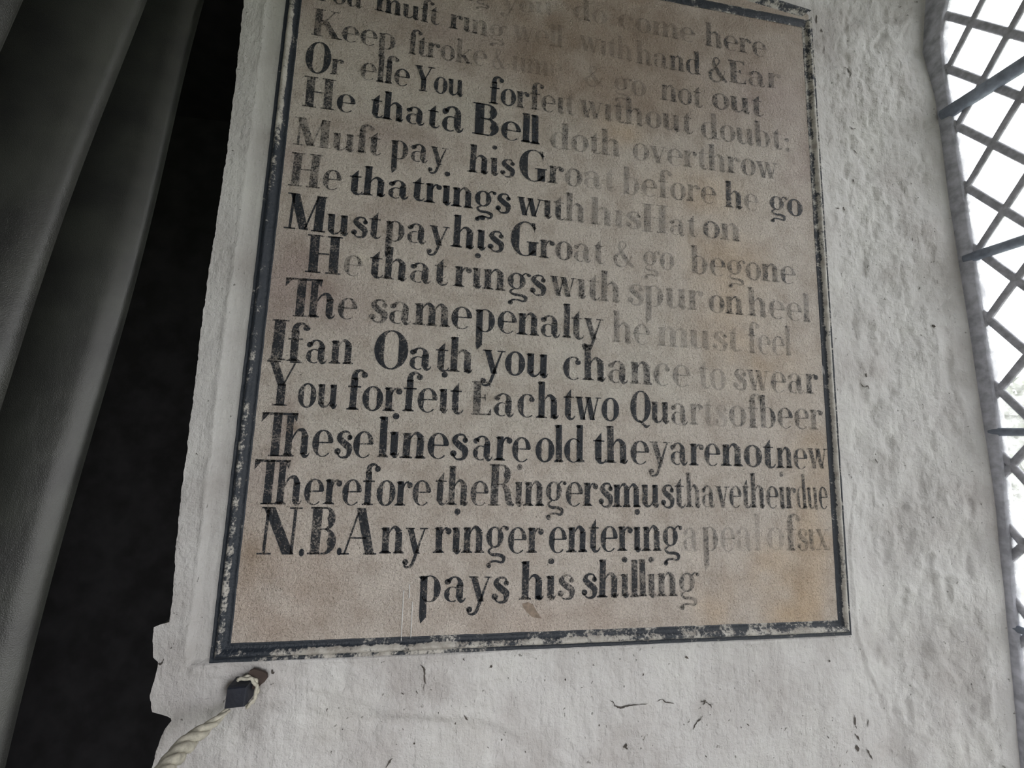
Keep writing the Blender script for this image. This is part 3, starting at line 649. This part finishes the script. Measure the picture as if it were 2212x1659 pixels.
LINES = [
 [('you', 1085, 22, 1195, 34, 26, .16), ('do', 1238, 38, 1312, 55, 27, .38, .2), ('come', 1336, 60, 1503, 94, 30, .30, .4), ('here', 1524, 98, 1657, 125, 31, .60, .55), ('If that to ring', 664, -62, 1060, 10, 26, .5)],
 [('You', 672, -2, 783, 19, 28, .8, .75), ('muſt', 812, 23, 948, 55, 29, .85, .7), ('ring', 972, 61, 1092, 88, 30, .75, .35), ('well', 1108, 86, 1216, 104, 30, .2), ('with', 1253, 108, 1368, 134, 31, .30, .22), ('hand', 1375, 137, 1514, 163, 31, .35, .72), ('&', 1530, 174, 1572, 180, 31, .62, None, 56), ('Ear', 1575, 178, 1688, 194, 32, .66, .45, 48)],
 [('Keep', 672, 75, 857, 110, 33, .68, .66, 58), ('ſtroke', 882, 117, 1053, 145, 32, .72, .45), ('&', 1062, 147, 1092, 152, 30, .3, None, 46), ('time', 1104, 152, 1216, 170, 30, .12), ('&', 1262, 184, 1306, 190, 30, .22, None, 46), ('go', 1325, 199, 1397, 210, 32, .36), ('not', 1428, 216, 1517, 233, 33, .55), ('out', 1538, 234, 1648, 252, 33, .62)],
 [('Or', 657, 155, 741, 163, 34, .9, .7, 66), ('elſe', 777, 171, 886, 188, 36, .66, .85), ('You', 893, 194, 1002, 210, 35, .96, .85, 54), ('forfeit', 1056, 223, 1242, 250, 35, .97, .4), ('without', 1252, 251, 1496, 290, 35, .45, .5), ('doubt', 1514, 297, 1690, 324, 34, .5, .5), (';', 1695, 326, 1708, 328, 34, .5)],
 [('He', 653, 229, 768, 245, 38, .74, .9, 66), ('that', 799, 252, 948, 277, 37, .96), ('a', 953, 281, 1007, 286, 54, .97), ('Bell', 1020, 289, 1166, 313, 39, 1.0, .95, 68), ('doth', 1188, 320, 1343, 340, 35, .48, .45), ('overthrow', 1366, 345, 1682, 388, 35, .42, .52)],
 [('Muſt', 633, 312, 822, 336, 37, .58, .7, 60), ('pay', 844, 341, 966, 359, 38, .85, .8), ('hìs', 1012, 371, 1112, 384, 37, .88), ('Groat', 1121, 387, 1330, 414, 37, .92, .12, 66), ('before', 1346, 418, 1548, 442, 36, .42, .5), ('he', 1567, 447, 1641, 457, 35, .72, .45), ('go', 1662, 458, 1735, 469, 35, .78, .85)],
 [('He', 622, 401, 737, 412, 42, .62, .72, 73), ('that', 753, 418, 916, 434, 39, .95), ('rìngs', 919, 437, 1103, 461, 41, .96), ('with', 1117, 463, 1266, 483, 38, .95, .55), ('his', 1275, 484, 1386, 496, 36, .38), ('Hat', 1386, 500, 1506, 512, 34, .45, .5, 60), ('on', 1518, 512, 1601, 523, 35, .62, .5)],
 [('Must', 614, 493, 822, 517, 43, .93, .8, 77), ('pay', 831, 518, 968, 533, 42, .72, .85), ('hìs', 976, 533, 1089, 546, 43, .92, .9), ('Groat', 1102, 549, 1306, 571, 39, .88, .45, 72), ('&', 1324, 574, 1371, 579, 38, .42, None, 58), ('go', 1389, 579, 1457, 585, 37, .42), ('begone', 1494, 590, 1720, 615, 37, .50, .60)],
 [('He', 659, 587, 783, 597, 43, .9, .6, 82), ('that', 796, 598, 966, 617, 43, .82, .78), ('rìngs', 981, 618, 1180, 639, 43, .74, .84), ('with', 1189, 638, 1342, 654, 41, .72, .5), ('spur', 1355, 657, 1520, 671, 43, .42, .45), ('on', 1531, 674, 1607, 681, 37, .58), ('heel', 1617, 681, 1751, 696, 38, .5, .45)],
 [('Þe', 611, 683, 771, 691, 45, .80, .68, 83), ('same', 796, 694, 1020, 712, 47, .66, .82), ('penalty', 1026, 714, 1302, 736, 46, .93, .72), ('he', 1324, 738, 1406, 745, 42, .45), ('must', 1421, 746, 1598, 760, 40, .28, .4), ('feel', 1616, 763, 1710, 769, 40, .40)],
 [('If', 579, 778, 655, 781, 50, .80, .78, 88), ('an', 659, 783, 764, 787, 50, .84), ('Oath', 806, 793, 1024, 806, 47, .93, .8, 80), ('you', 1043, 806, 1187, 816, 50, .95), ('chance', 1216, 818, 1494, 837, 47, .86, .45), ('to', 1510, 838, 1570, 843, 44, .32), ('swear', 1584, 841, 1769, 852, 43, .45, .62)],
 [('You', 569, 876, 731, 882, 51, .84, .86, 97), ('forfeìt', 748, 884, 999, 893, 51, .88, .86), ('Each', 1017, 896, 1210, 904, 49, .70, .92, 72), ('two', 1216, 905, 1338, 909, 49, .95), ('Quarts', 1361, 911, 1572, 921, 45, .92, .12, 66), ('of', 1575, 921, 1641, 924, 44, .45, .5), ('beer', 1643, 923, 1778, 928, 43, .62, .55)],
 [('Þese', 558, 984, 807, 988, 56, .84, .88, 94), ('lìnes', 817, 987, 1011, 993, 54, .94), ('are', 1020, 993, 1147, 998, 52, .92), ('old', 1156, 997, 1264, 999, 50, .97), ('they', 1281, 999, 1447, 1004, 49, .93, .72), ('are', 1448, 1003, 1557, 1007, 47, .82), ('not', 1560, 1006, 1674, 1010, 46, .84), ('new', 1679, 1011, 1789, 1013, 43, .78, .68)],
 [('Þerefore', 542, 1089, 931, 1092, 54, .86, .88, 95), ('the', 938, 1090, 1056, 1092, 52, .80), ('Rìngers', 1054, 1091, 1324, 1094, 51, .72, .86, 88), ('must', 1325, 1094, 1480, 1096, 48, .90, .8), ('have', 1483, 1095, 1603, 1097, 46, .66, .72), ('theìr', 1604, 1097, 1721, 1098, 46, .70), ('due', 1722, 1098, 1790, 1098, 46, .7)],
 [('N', 554, 1198, 643, 1198, 56, .86, None, 103), ('.', 645, 1198, 658, 1198, 56, .95), ('B', 663, 1198, 727, 1198, 56, .80, None, 103), ('.', 727, 1197, 739, 1197, 56, .95), ('A', 737, 1197, 813, 1197, 56, .84, None, 101), ('ny', 822, 1195, 921, 1195, 56, .86), ('rìnger', 938, 1194, 1173, 1193, 55, .86), ('enterìng', 1185, 1193, 1471, 1189, 53, .95, .85), ('a', 1476, 1191, 1512, 1190, 50, .36), ('peal', 1518, 1190, 1645, 1188, 50, .46, .10), ('of', 1656, 1188, 1724, 1188, 47, .25, .42), ('six', 1722, 1189, 1792, 1188, 45, .48)],
 [('pays', 904, 1299, 1100, 1300, 54, .92, .84), ('hìs', 1124, 1296, 1242, 1293, 51, .92, .70), ('shìllìng', 1256, 1291, 1508, 1287, 50, .88, .62)],
]
for ws in LINES:
    for wd in ws:
        acc = ([], [], []); word(acc, *wd)
        parts.append(mesh('painted_word' if len(wd[0]) > 1 else 'painted_letter', acc[0], acc[1], M_ink, attrs={'ink': acc[2]}))
# a gouge below the last line, and two runs of hardened limewash
def blob(name, px, m, n, parent_list, raise_=.0012):
    q = [on_wall(*p, n) for p in px]; c = np.mean(q, 0); vs = [P(c[0], n - raise_, c[1])] + [P(a[0], n - raise_ * .4, a[1]) for a in q]
    fs = [(0, i + 1, (i + 1) % len(q) + 1) for i in range(len(q))]
    o = mesh(name, vs, fs, m); parent_list.append(o); return o
o = blob('gouge', [(1128, 1304), (1140, 1300), (1152, 1306), (1158, 1318), (1166, 1330), (1171, 1336), (1150, 1333), (1138, 1322), (1130, 1312)], M_chip, PY, parts, .0010)
o['label'] = 'brown bare patch where paint has chipped off'
for x, ya, yb in ((872, 1275, 1385), (891, 1300, 1378), (885, 1262, 1292)):
    q = [on_wall(x + (y - ya) * -.05, y, PY) for y in np.linspace(ya, yb, 9)]
    parts.append(mesh('drip', *tube([P(a, PY, b) for a, b in q], .0009, 6), M_wall, smooth=True))
under(panel, *parts)

# ---------------------------------------------------------------- cracks and flaked spots in the whitewash (parts of the wall)
cr = []
def surf_n(u, v):                  # depth of the relief where a crack lies
    i = int(np.clip(np.searchsorted(vs_, v), 0, rows - 1)); j = int(np.argmin(np.abs(Bu[i] - u))); return float(V[i, j, 1])
def crack(px, wid):
    q = [on_wall(*p) for p in px]; pts = []
    for a, b in zip(q[:-1], q[1:]):
        for k in range(4): pts.append((a[0] + (b[0] - a[0]) * k / 4, a[1] + (b[1] - a[1]) * k / 4))
    pts.append(q[-1]); vs = []; fs = []
    for i, p in enumerate(pts):
        d = np.array(pts[min(i + 1, len(pts) - 1)]) - np.array(pts[max(i - 1, 0)]); d = d / (np.linalg.norm(d) + 1e-9); f = math.sin(math.pi * (i + .6) / (len(pts) + .2))
        w_ = wid * .00042 * f * random.uniform(.4, 1.5); c = (p[0] + random.uniform(-.0006, .0006), p[1] + random.uniform(-.0006, .0006)); n = surf_n(*c) - .0011
        vs += [P(c[0] - d[1] * w_, n, c[1] + d[0] * w_), P(c[0] + d[1] * w_, n, c[1] - d[0] * w_)]
    for i in range(len(pts) - 1): fs.append((2 * i, 2 * i + 1, 2 * i + 3, 2 * i + 2))
    cr.append(mesh('crack', vs, fs, M_crack))
crack([(1316, 1512), (1324, 1516), (1328, 1524), (1340, 1530), (1352, 1526), (1368, 1524), (1385, 1521), (1400, 1520)], 2.6)
crack([(1420, 1518), (1432, 1512), (1440, 1520), (1458, 1521)], 2.4)
crack([(1514, 1518), (1524, 1514), (1520, 1524)], 2.2); crack([(1524, 1516), (1534, 1522), (1538, 1530)], 2.6)
crack([(1518, 1546), (1512, 1556), (1502, 1566), (1498, 1578)], 2.4); crack([(1348, 1618), (1352, 1612), (1356, 1622)], 5)
crack([(1844, 1543), (1848, 1556), (1848, 1568), (1852, 1574)], 3.2); crack([(1848, 1586), (1856, 1596), (1860, 1602)], 3.5)
crack([(1853, 1612), (1856, 1626)], 6); crack([(1871, 1616), (1876, 1626), (1884, 1640)], 3.5); crack([(1875, 1554), (1874, 1570)], 2)
crack([(834, 1659), (840, 1648), (848, 1636)], 3); crack([(1002, 1541), (1006, 1546), (1010, 1552)], 3.5)
crack([(1480, 1421), (1484, 1420), (1488, 1424)], 5); crack([(915, 1455), (918, 1463), (920, 1475)], 2); crack([(908, 1432), (916, 1440), (918, 1455), (916, 1490)], 3)
crack([(1815, 146), (1832, 150), (1836, 160), (1833, 172)], 3.4); crack([(1834, 275), (1840, 280), (1848, 278)], 2.6); crack([(1842, 325), (1850, 334)], 3)
crack([(1764, 32), (1765, 50)], 3); crack([(1774, 62), (1776, 70)], 4); crack([(1777, 102), (1778, 118)], 3); crack([(1844, 385), (1846, 396)], 2.5)
crack([(1806, 448), (1814, 450)], 2.4); crack([(1823, 446), (1827, 454)], 3.5); crack([(1856, 828), (1862, 836), (1868, 834), (1872, 842)], 3); crack([(1866, 806), (1867, 816)], 3)
crack([(1977, 711), (1980, 714)], 9); crack([(1884, 990), (1890, 1000)], 3); crack([(1788, 1424), (1792, 1430)], 4); crack([(1342, 1354), (1350, 1362)], .1)
crack([(586, 1448), (590, 1456)], 5); crack([(1000, 1420), (1003, 1425)], 4); crack([(1060, 1437), (1062, 1441)], 4); crack([(342, 1431), (350, 1434), (356, 1421)], 3)
for _ in range(26):
    x = random.uniform(700, 1830); y = random.uniform(1440, 1650); crack([(x, y), (x + random.uniform(-5, 5), y + random.uniform(2, 6))], random.uniform(1.2, 3))
for o in cr: o.parent = wall

# ---------------------------------------------------------------- iron peg and rope
pc = on_wall(508, 1508, .616)
peg = empty('iron_peg', P(pc[0], .64, pc[1]), 'square iron peg driven into the whitewash below the lower left corner of the panel', 'peg')
h = .0128; yr = (-.03, .03)
vs, fs = [], []
for y, k in ((.665, 1.0), (.622, 1.0), (.6175, .96), (.616, .88)):
    for a, b in ((-1, -1), (1, -1), (1, 1), (-1, 1)):
        x_, z_ = a * h * k, b * h * 1.05 * k; s = math.radians(3); vs.append(P(pc[0] + x_ * math.cos(s) - z_ * math.sin(s) + b * .0012, y, pc[1] + x_ * math.sin(s) + z_ * math.cos(s)))
for i in range(3):
    for k in range(4): fs.append((i * 4 + k, i * 4 + (k + 1) % 4, (i + 1) * 4 + (k + 1) % 4, (i + 1) * 4 + k))
fs += [(12, 13, 14, 15), (3, 2, 1, 0)]
shank = mesh('shank', vs, fs, M_peg); 
def plate_part():
    vs, fs = [], []
    for y in (.637, .6335):
        for k in range(16):
            a = 2 * math.pi * k / 16; r = .0125 * (1 + .16 * math.sin(3 * a + 1)); vs.append(P(pc[0] + .017 + r * math.cos(a), y, pc[1] + .013 + r * math.sin(a)))
    for k in range(16): fs.append((k, (k + 1) % 16, 16 + (k + 1) % 16, 16 + k))
    fs.append(tuple(range(16, 32))); return mesh('rust_collar', vs, fs, M_rust)
collar = plate_part(); collar['label'] = 'rusty stained collar where the peg enters the wall'
under(peg, shank, collar)

rope = empty('rope', P(pc[0], .62, pc[1]), 'frayed off-white twisted rope looped over the iron peg and running down to the left', 'rope')
# the loop round the peg, then the standing part, gathering strands as it leaves the peg
lo = []
for k in range(15):
    a = math.radians(115 - k * 13); lo.append((pc[0] + .0030 + .0185 * math.cos(a), .6285 + .002 * math.sin(a * 2), pc[1] - .001 + .0190 * math.sin(a)))
rp_px = [(494, 1532, .622), (472, 1552, .612), (448, 1572, .600), (424, 1590, .588), (398, 1612, .574), (374, 1640, .556), (350, 1672, .536), (315, 1725, .50), (280, 1800, .455)]
ctr = []
for x, y, n in rp_px: u, v = on_wall(x, y, n); ctr.append((u, n, v))
ctr += [(ctr[-1][0] - .03, ctr[-1][1] - .03, ctr[-1][2] - .15), (ctr[-1][0] - .05, ctr[-1][1] - .05, ctr[-1][2] - .45), (ctr[-1][0] - .05, ctr[-1][1] - .06, -1.585)]
def resample(pts, step):
    pts = [np.array(p) for p in pts]; out = []; m = len(pts) - 1
    for k in range(m):
        p0, p1, p2, p3 = pts[max(k - 1, 0)], pts[k], pts[k + 1], pts[min(k + 2, m)]; n = max(2, int(np.linalg.norm(p2 - p1) / step))
        for i in range(n):
            u = i / n; out.append(.5 * ((2 * p1) + (-p0 + p2) * u + (2 * p0 - 5 * p1 + 4 * p2 - p3) * u * u + (-p0 + 3 * p1 - 3 * p2 + p3) * u ** 3))
    out.append(pts[-1]); return out
cp = resample(ctr, .0022); rp = []
for s in range(3):
    pts, rad = [], []; d = 0; a = Vector((0, 0, 1))
    for i, c in enumerate(cp):
        if i: d += np.linalg.norm(c - cp[i - 1])
        t = Vector(cp[min(i + 1, len(cp) - 1)] - cp[max(i - 1, 0)]).normalized(); a = (a - t * a.dot(t)).normalized(); b = t.cross(a)
        k = min(1, .30 + d / .075); rr = .0062 * k; ph = 2 * math.pi * (d / .052 + s / 3); off = (a * math.cos(ph) + b * math.sin(ph)) * rr
        pts.append(P(*(np.array(c) + np.array(off)))); rad.append(.0058 * k * (1 + .06 * math.sin(i * 1.7 + s)))
    o = mesh('strand', *tube(pts, rad, 9), M_rope, smooth=True); rp.append(o)
for s in range(2):                  # two thin strands bent round the peg
    pts = [P(x + .0012 * math.cos(i * .9 + s * 3), y + .0030 * (s - .5), z + .0012 * math.sin(i * .9 + s * 3)) for i, (x, y, z) in enumerate(resample(lo, .002))]
    rp.append(mesh('loop_strand', *tube(pts, .0021, 7), M_rope, smooth=True))
# a second, slacker end lying beside it and some loose fibres
c2 = [on_wall(x, y, n) + (n,) for x, y, n in ((470, 1556, .618), (452, 1560, .610), (425, 1585, .602), (400, 1600, .594), (370, 1625, .578), (345, 1660, .556), (318, 1700, .53))]
rp.append(mesh('tail_strand', *tube([P(a, n, b) for a, b, n in resample(c2, .004)], [.0016 + .0016 * min(1, i / 20) for i in range(len(resample(c2, .004)))], 7), M_rope, smooth=True))
fz = ([], [])
for _ in range(90):
    i = random.randrange(4, min(len(cp) - 12, 130)); c = cp[i]; e = cp[i + random.randrange(4, 11)] + np.array([random.uniform(-.006, .006) for _ in range(3)])
    st_ = c + np.array([random.uniform(-.005, .005) for _ in range(3)]); m_ = (st_ + e) / 2 + np.array([random.uniform(-.003, .003) for _ in range(3)])
    add(fz, tube([P(*st_), P(*m_), P(*e)], .00028, 4))
rp.append(mesh('fibres', *fz, M_rope, kind='stuff'))
under(rope, *rp)

# ---------------------------------------------------------------- black curtain hanging on the left, its folds running towards the viewer
cur = empty('curtain', P(-.50, .4, -1.5), 'black cloth curtain hanging in long vertical folds left of the whitewashed wall', 'curtain')
CU = -.482
def ridge_n(k, v):                  # depth of fold k at height v (k = 0 is the fold nearest the wall)
    n0 = [.653, .551, .44, .33, .21, .09, -.03]; sl = [.113, .14, .15, .15, .14, .13, .12]
    return n0[k] + sl[k] * (v - .5)
vs2 = np.arange(-1.45, 1.35, .02); cols = []
K = 7; sub = 26; ks = np.linspace(-.75, K - 1.2, int((K - .45) * sub))
CVt = np.zeros((len(vs2), len(ks), 3))
for i, v in enumerate(vs2):
    for j, kk in enumerate(ks):
        k0 = int(np.clip(math.floor(kk), 0, K - 2)); f = kk - k0; nn = ridge_n(k0, v) * (1 - f) + ridge_n(k0 + 1, v) * f
        a = 2 * math.pi * kk; wob = 1 + .12 * math.sin(v * 3 + kk * 2.1)
        amp = .052 * wob * (1 + .10 * math.sin(kk * 5.1))
        per = .11
        u = CU - 4.0 * amp * ((1 - math.cos(a)) / 2) ** .66 + .004 * math.sin(v * 7 + kk * 3)
        n = nn - per * .17 * math.sin(a) + .010 * (1 - math.cos(a)) * .5 * -1
        CVt[i, j] = (u, n, v + EYE)
o = grid('cloth', CVt, M_curt)
md = o.modifiers.new('cloth thickness', 'SOLIDIFY'); md.thickness = .0016; md.offset = -1
rail = mesh('rail', *tube([P(-.50, y, 1.37) for y in (.86, .5, .1, -.15)], .011, 12), M_iron, smooth=True)
rings = []
for k in range(8):
    y = .72 - k * .115; rings.append(mesh('curtain_ring', *tube([P(-.50 + .018 * math.cos(a * math.pi / 8), y, 1.362 + .018 * math.sin(a * math.pi / 8)) for a in range(17)], .0018, 6), M_iron, smooth=True))
under(cur, o, rail, *rings)

# ---------------------------------------------------------------- outside the window
slab('ground', (-30, 40, -40, 30, EYE - 2.0, EYE - 1.95), M_grass)
def tree(x, y, h, r, label):
    t = empty('tree', (x, y, EYE - 1.95), label, 'tree')
    tk = mesh('trunk', *tube([(x, y, EYE - 1.95), (x + .1, y, EYE - 1.95 + h * .5), (x, y + .1, EYE - 1.95 + h * .8)], [.22, .16, .08], 10), M_bark, smooth=True)
    vs, fs = [], []
    for _ in range(2600):
        a, b_, c = random.gauss(0, 1), random.gauss(0, 1), random.gauss(0, 1); m = math.sqrt(a * a + b_ * b_ + c * c); q = random.random() ** .4
        p = Vector((x + a / m * r * q, y + b_ / m * r * q, EYE - 1.95 + h - r * .9 + c / m * r * q * .9)); s = .16
        e1 = Vector((random.uniform(-1, 1), random.uniform(-1, 1), random.uniform(-1, 1))).normalized(); e2 = e1.cross(Vector((random.random(), random.random(), 1))).normalized()
        k = len(vs); vs += [p - e1 * s, p + e2 * s * .5, p + e1 * s, p - e2 * s * .5]; fs.append((k, k + 1, k + 2, k + 3))
    cw = mesh('foliage', vs, fs, M_leaf, kind='stuff'); under(t, tk, cw)
tree(13, 6.6, 3.6, 1.9, 'leafy green tree outside seen through the lower panes of the window')
tree(16, 3.2, 4.0, 2.2, 'tree outside the window standing nearer the line of the wall')
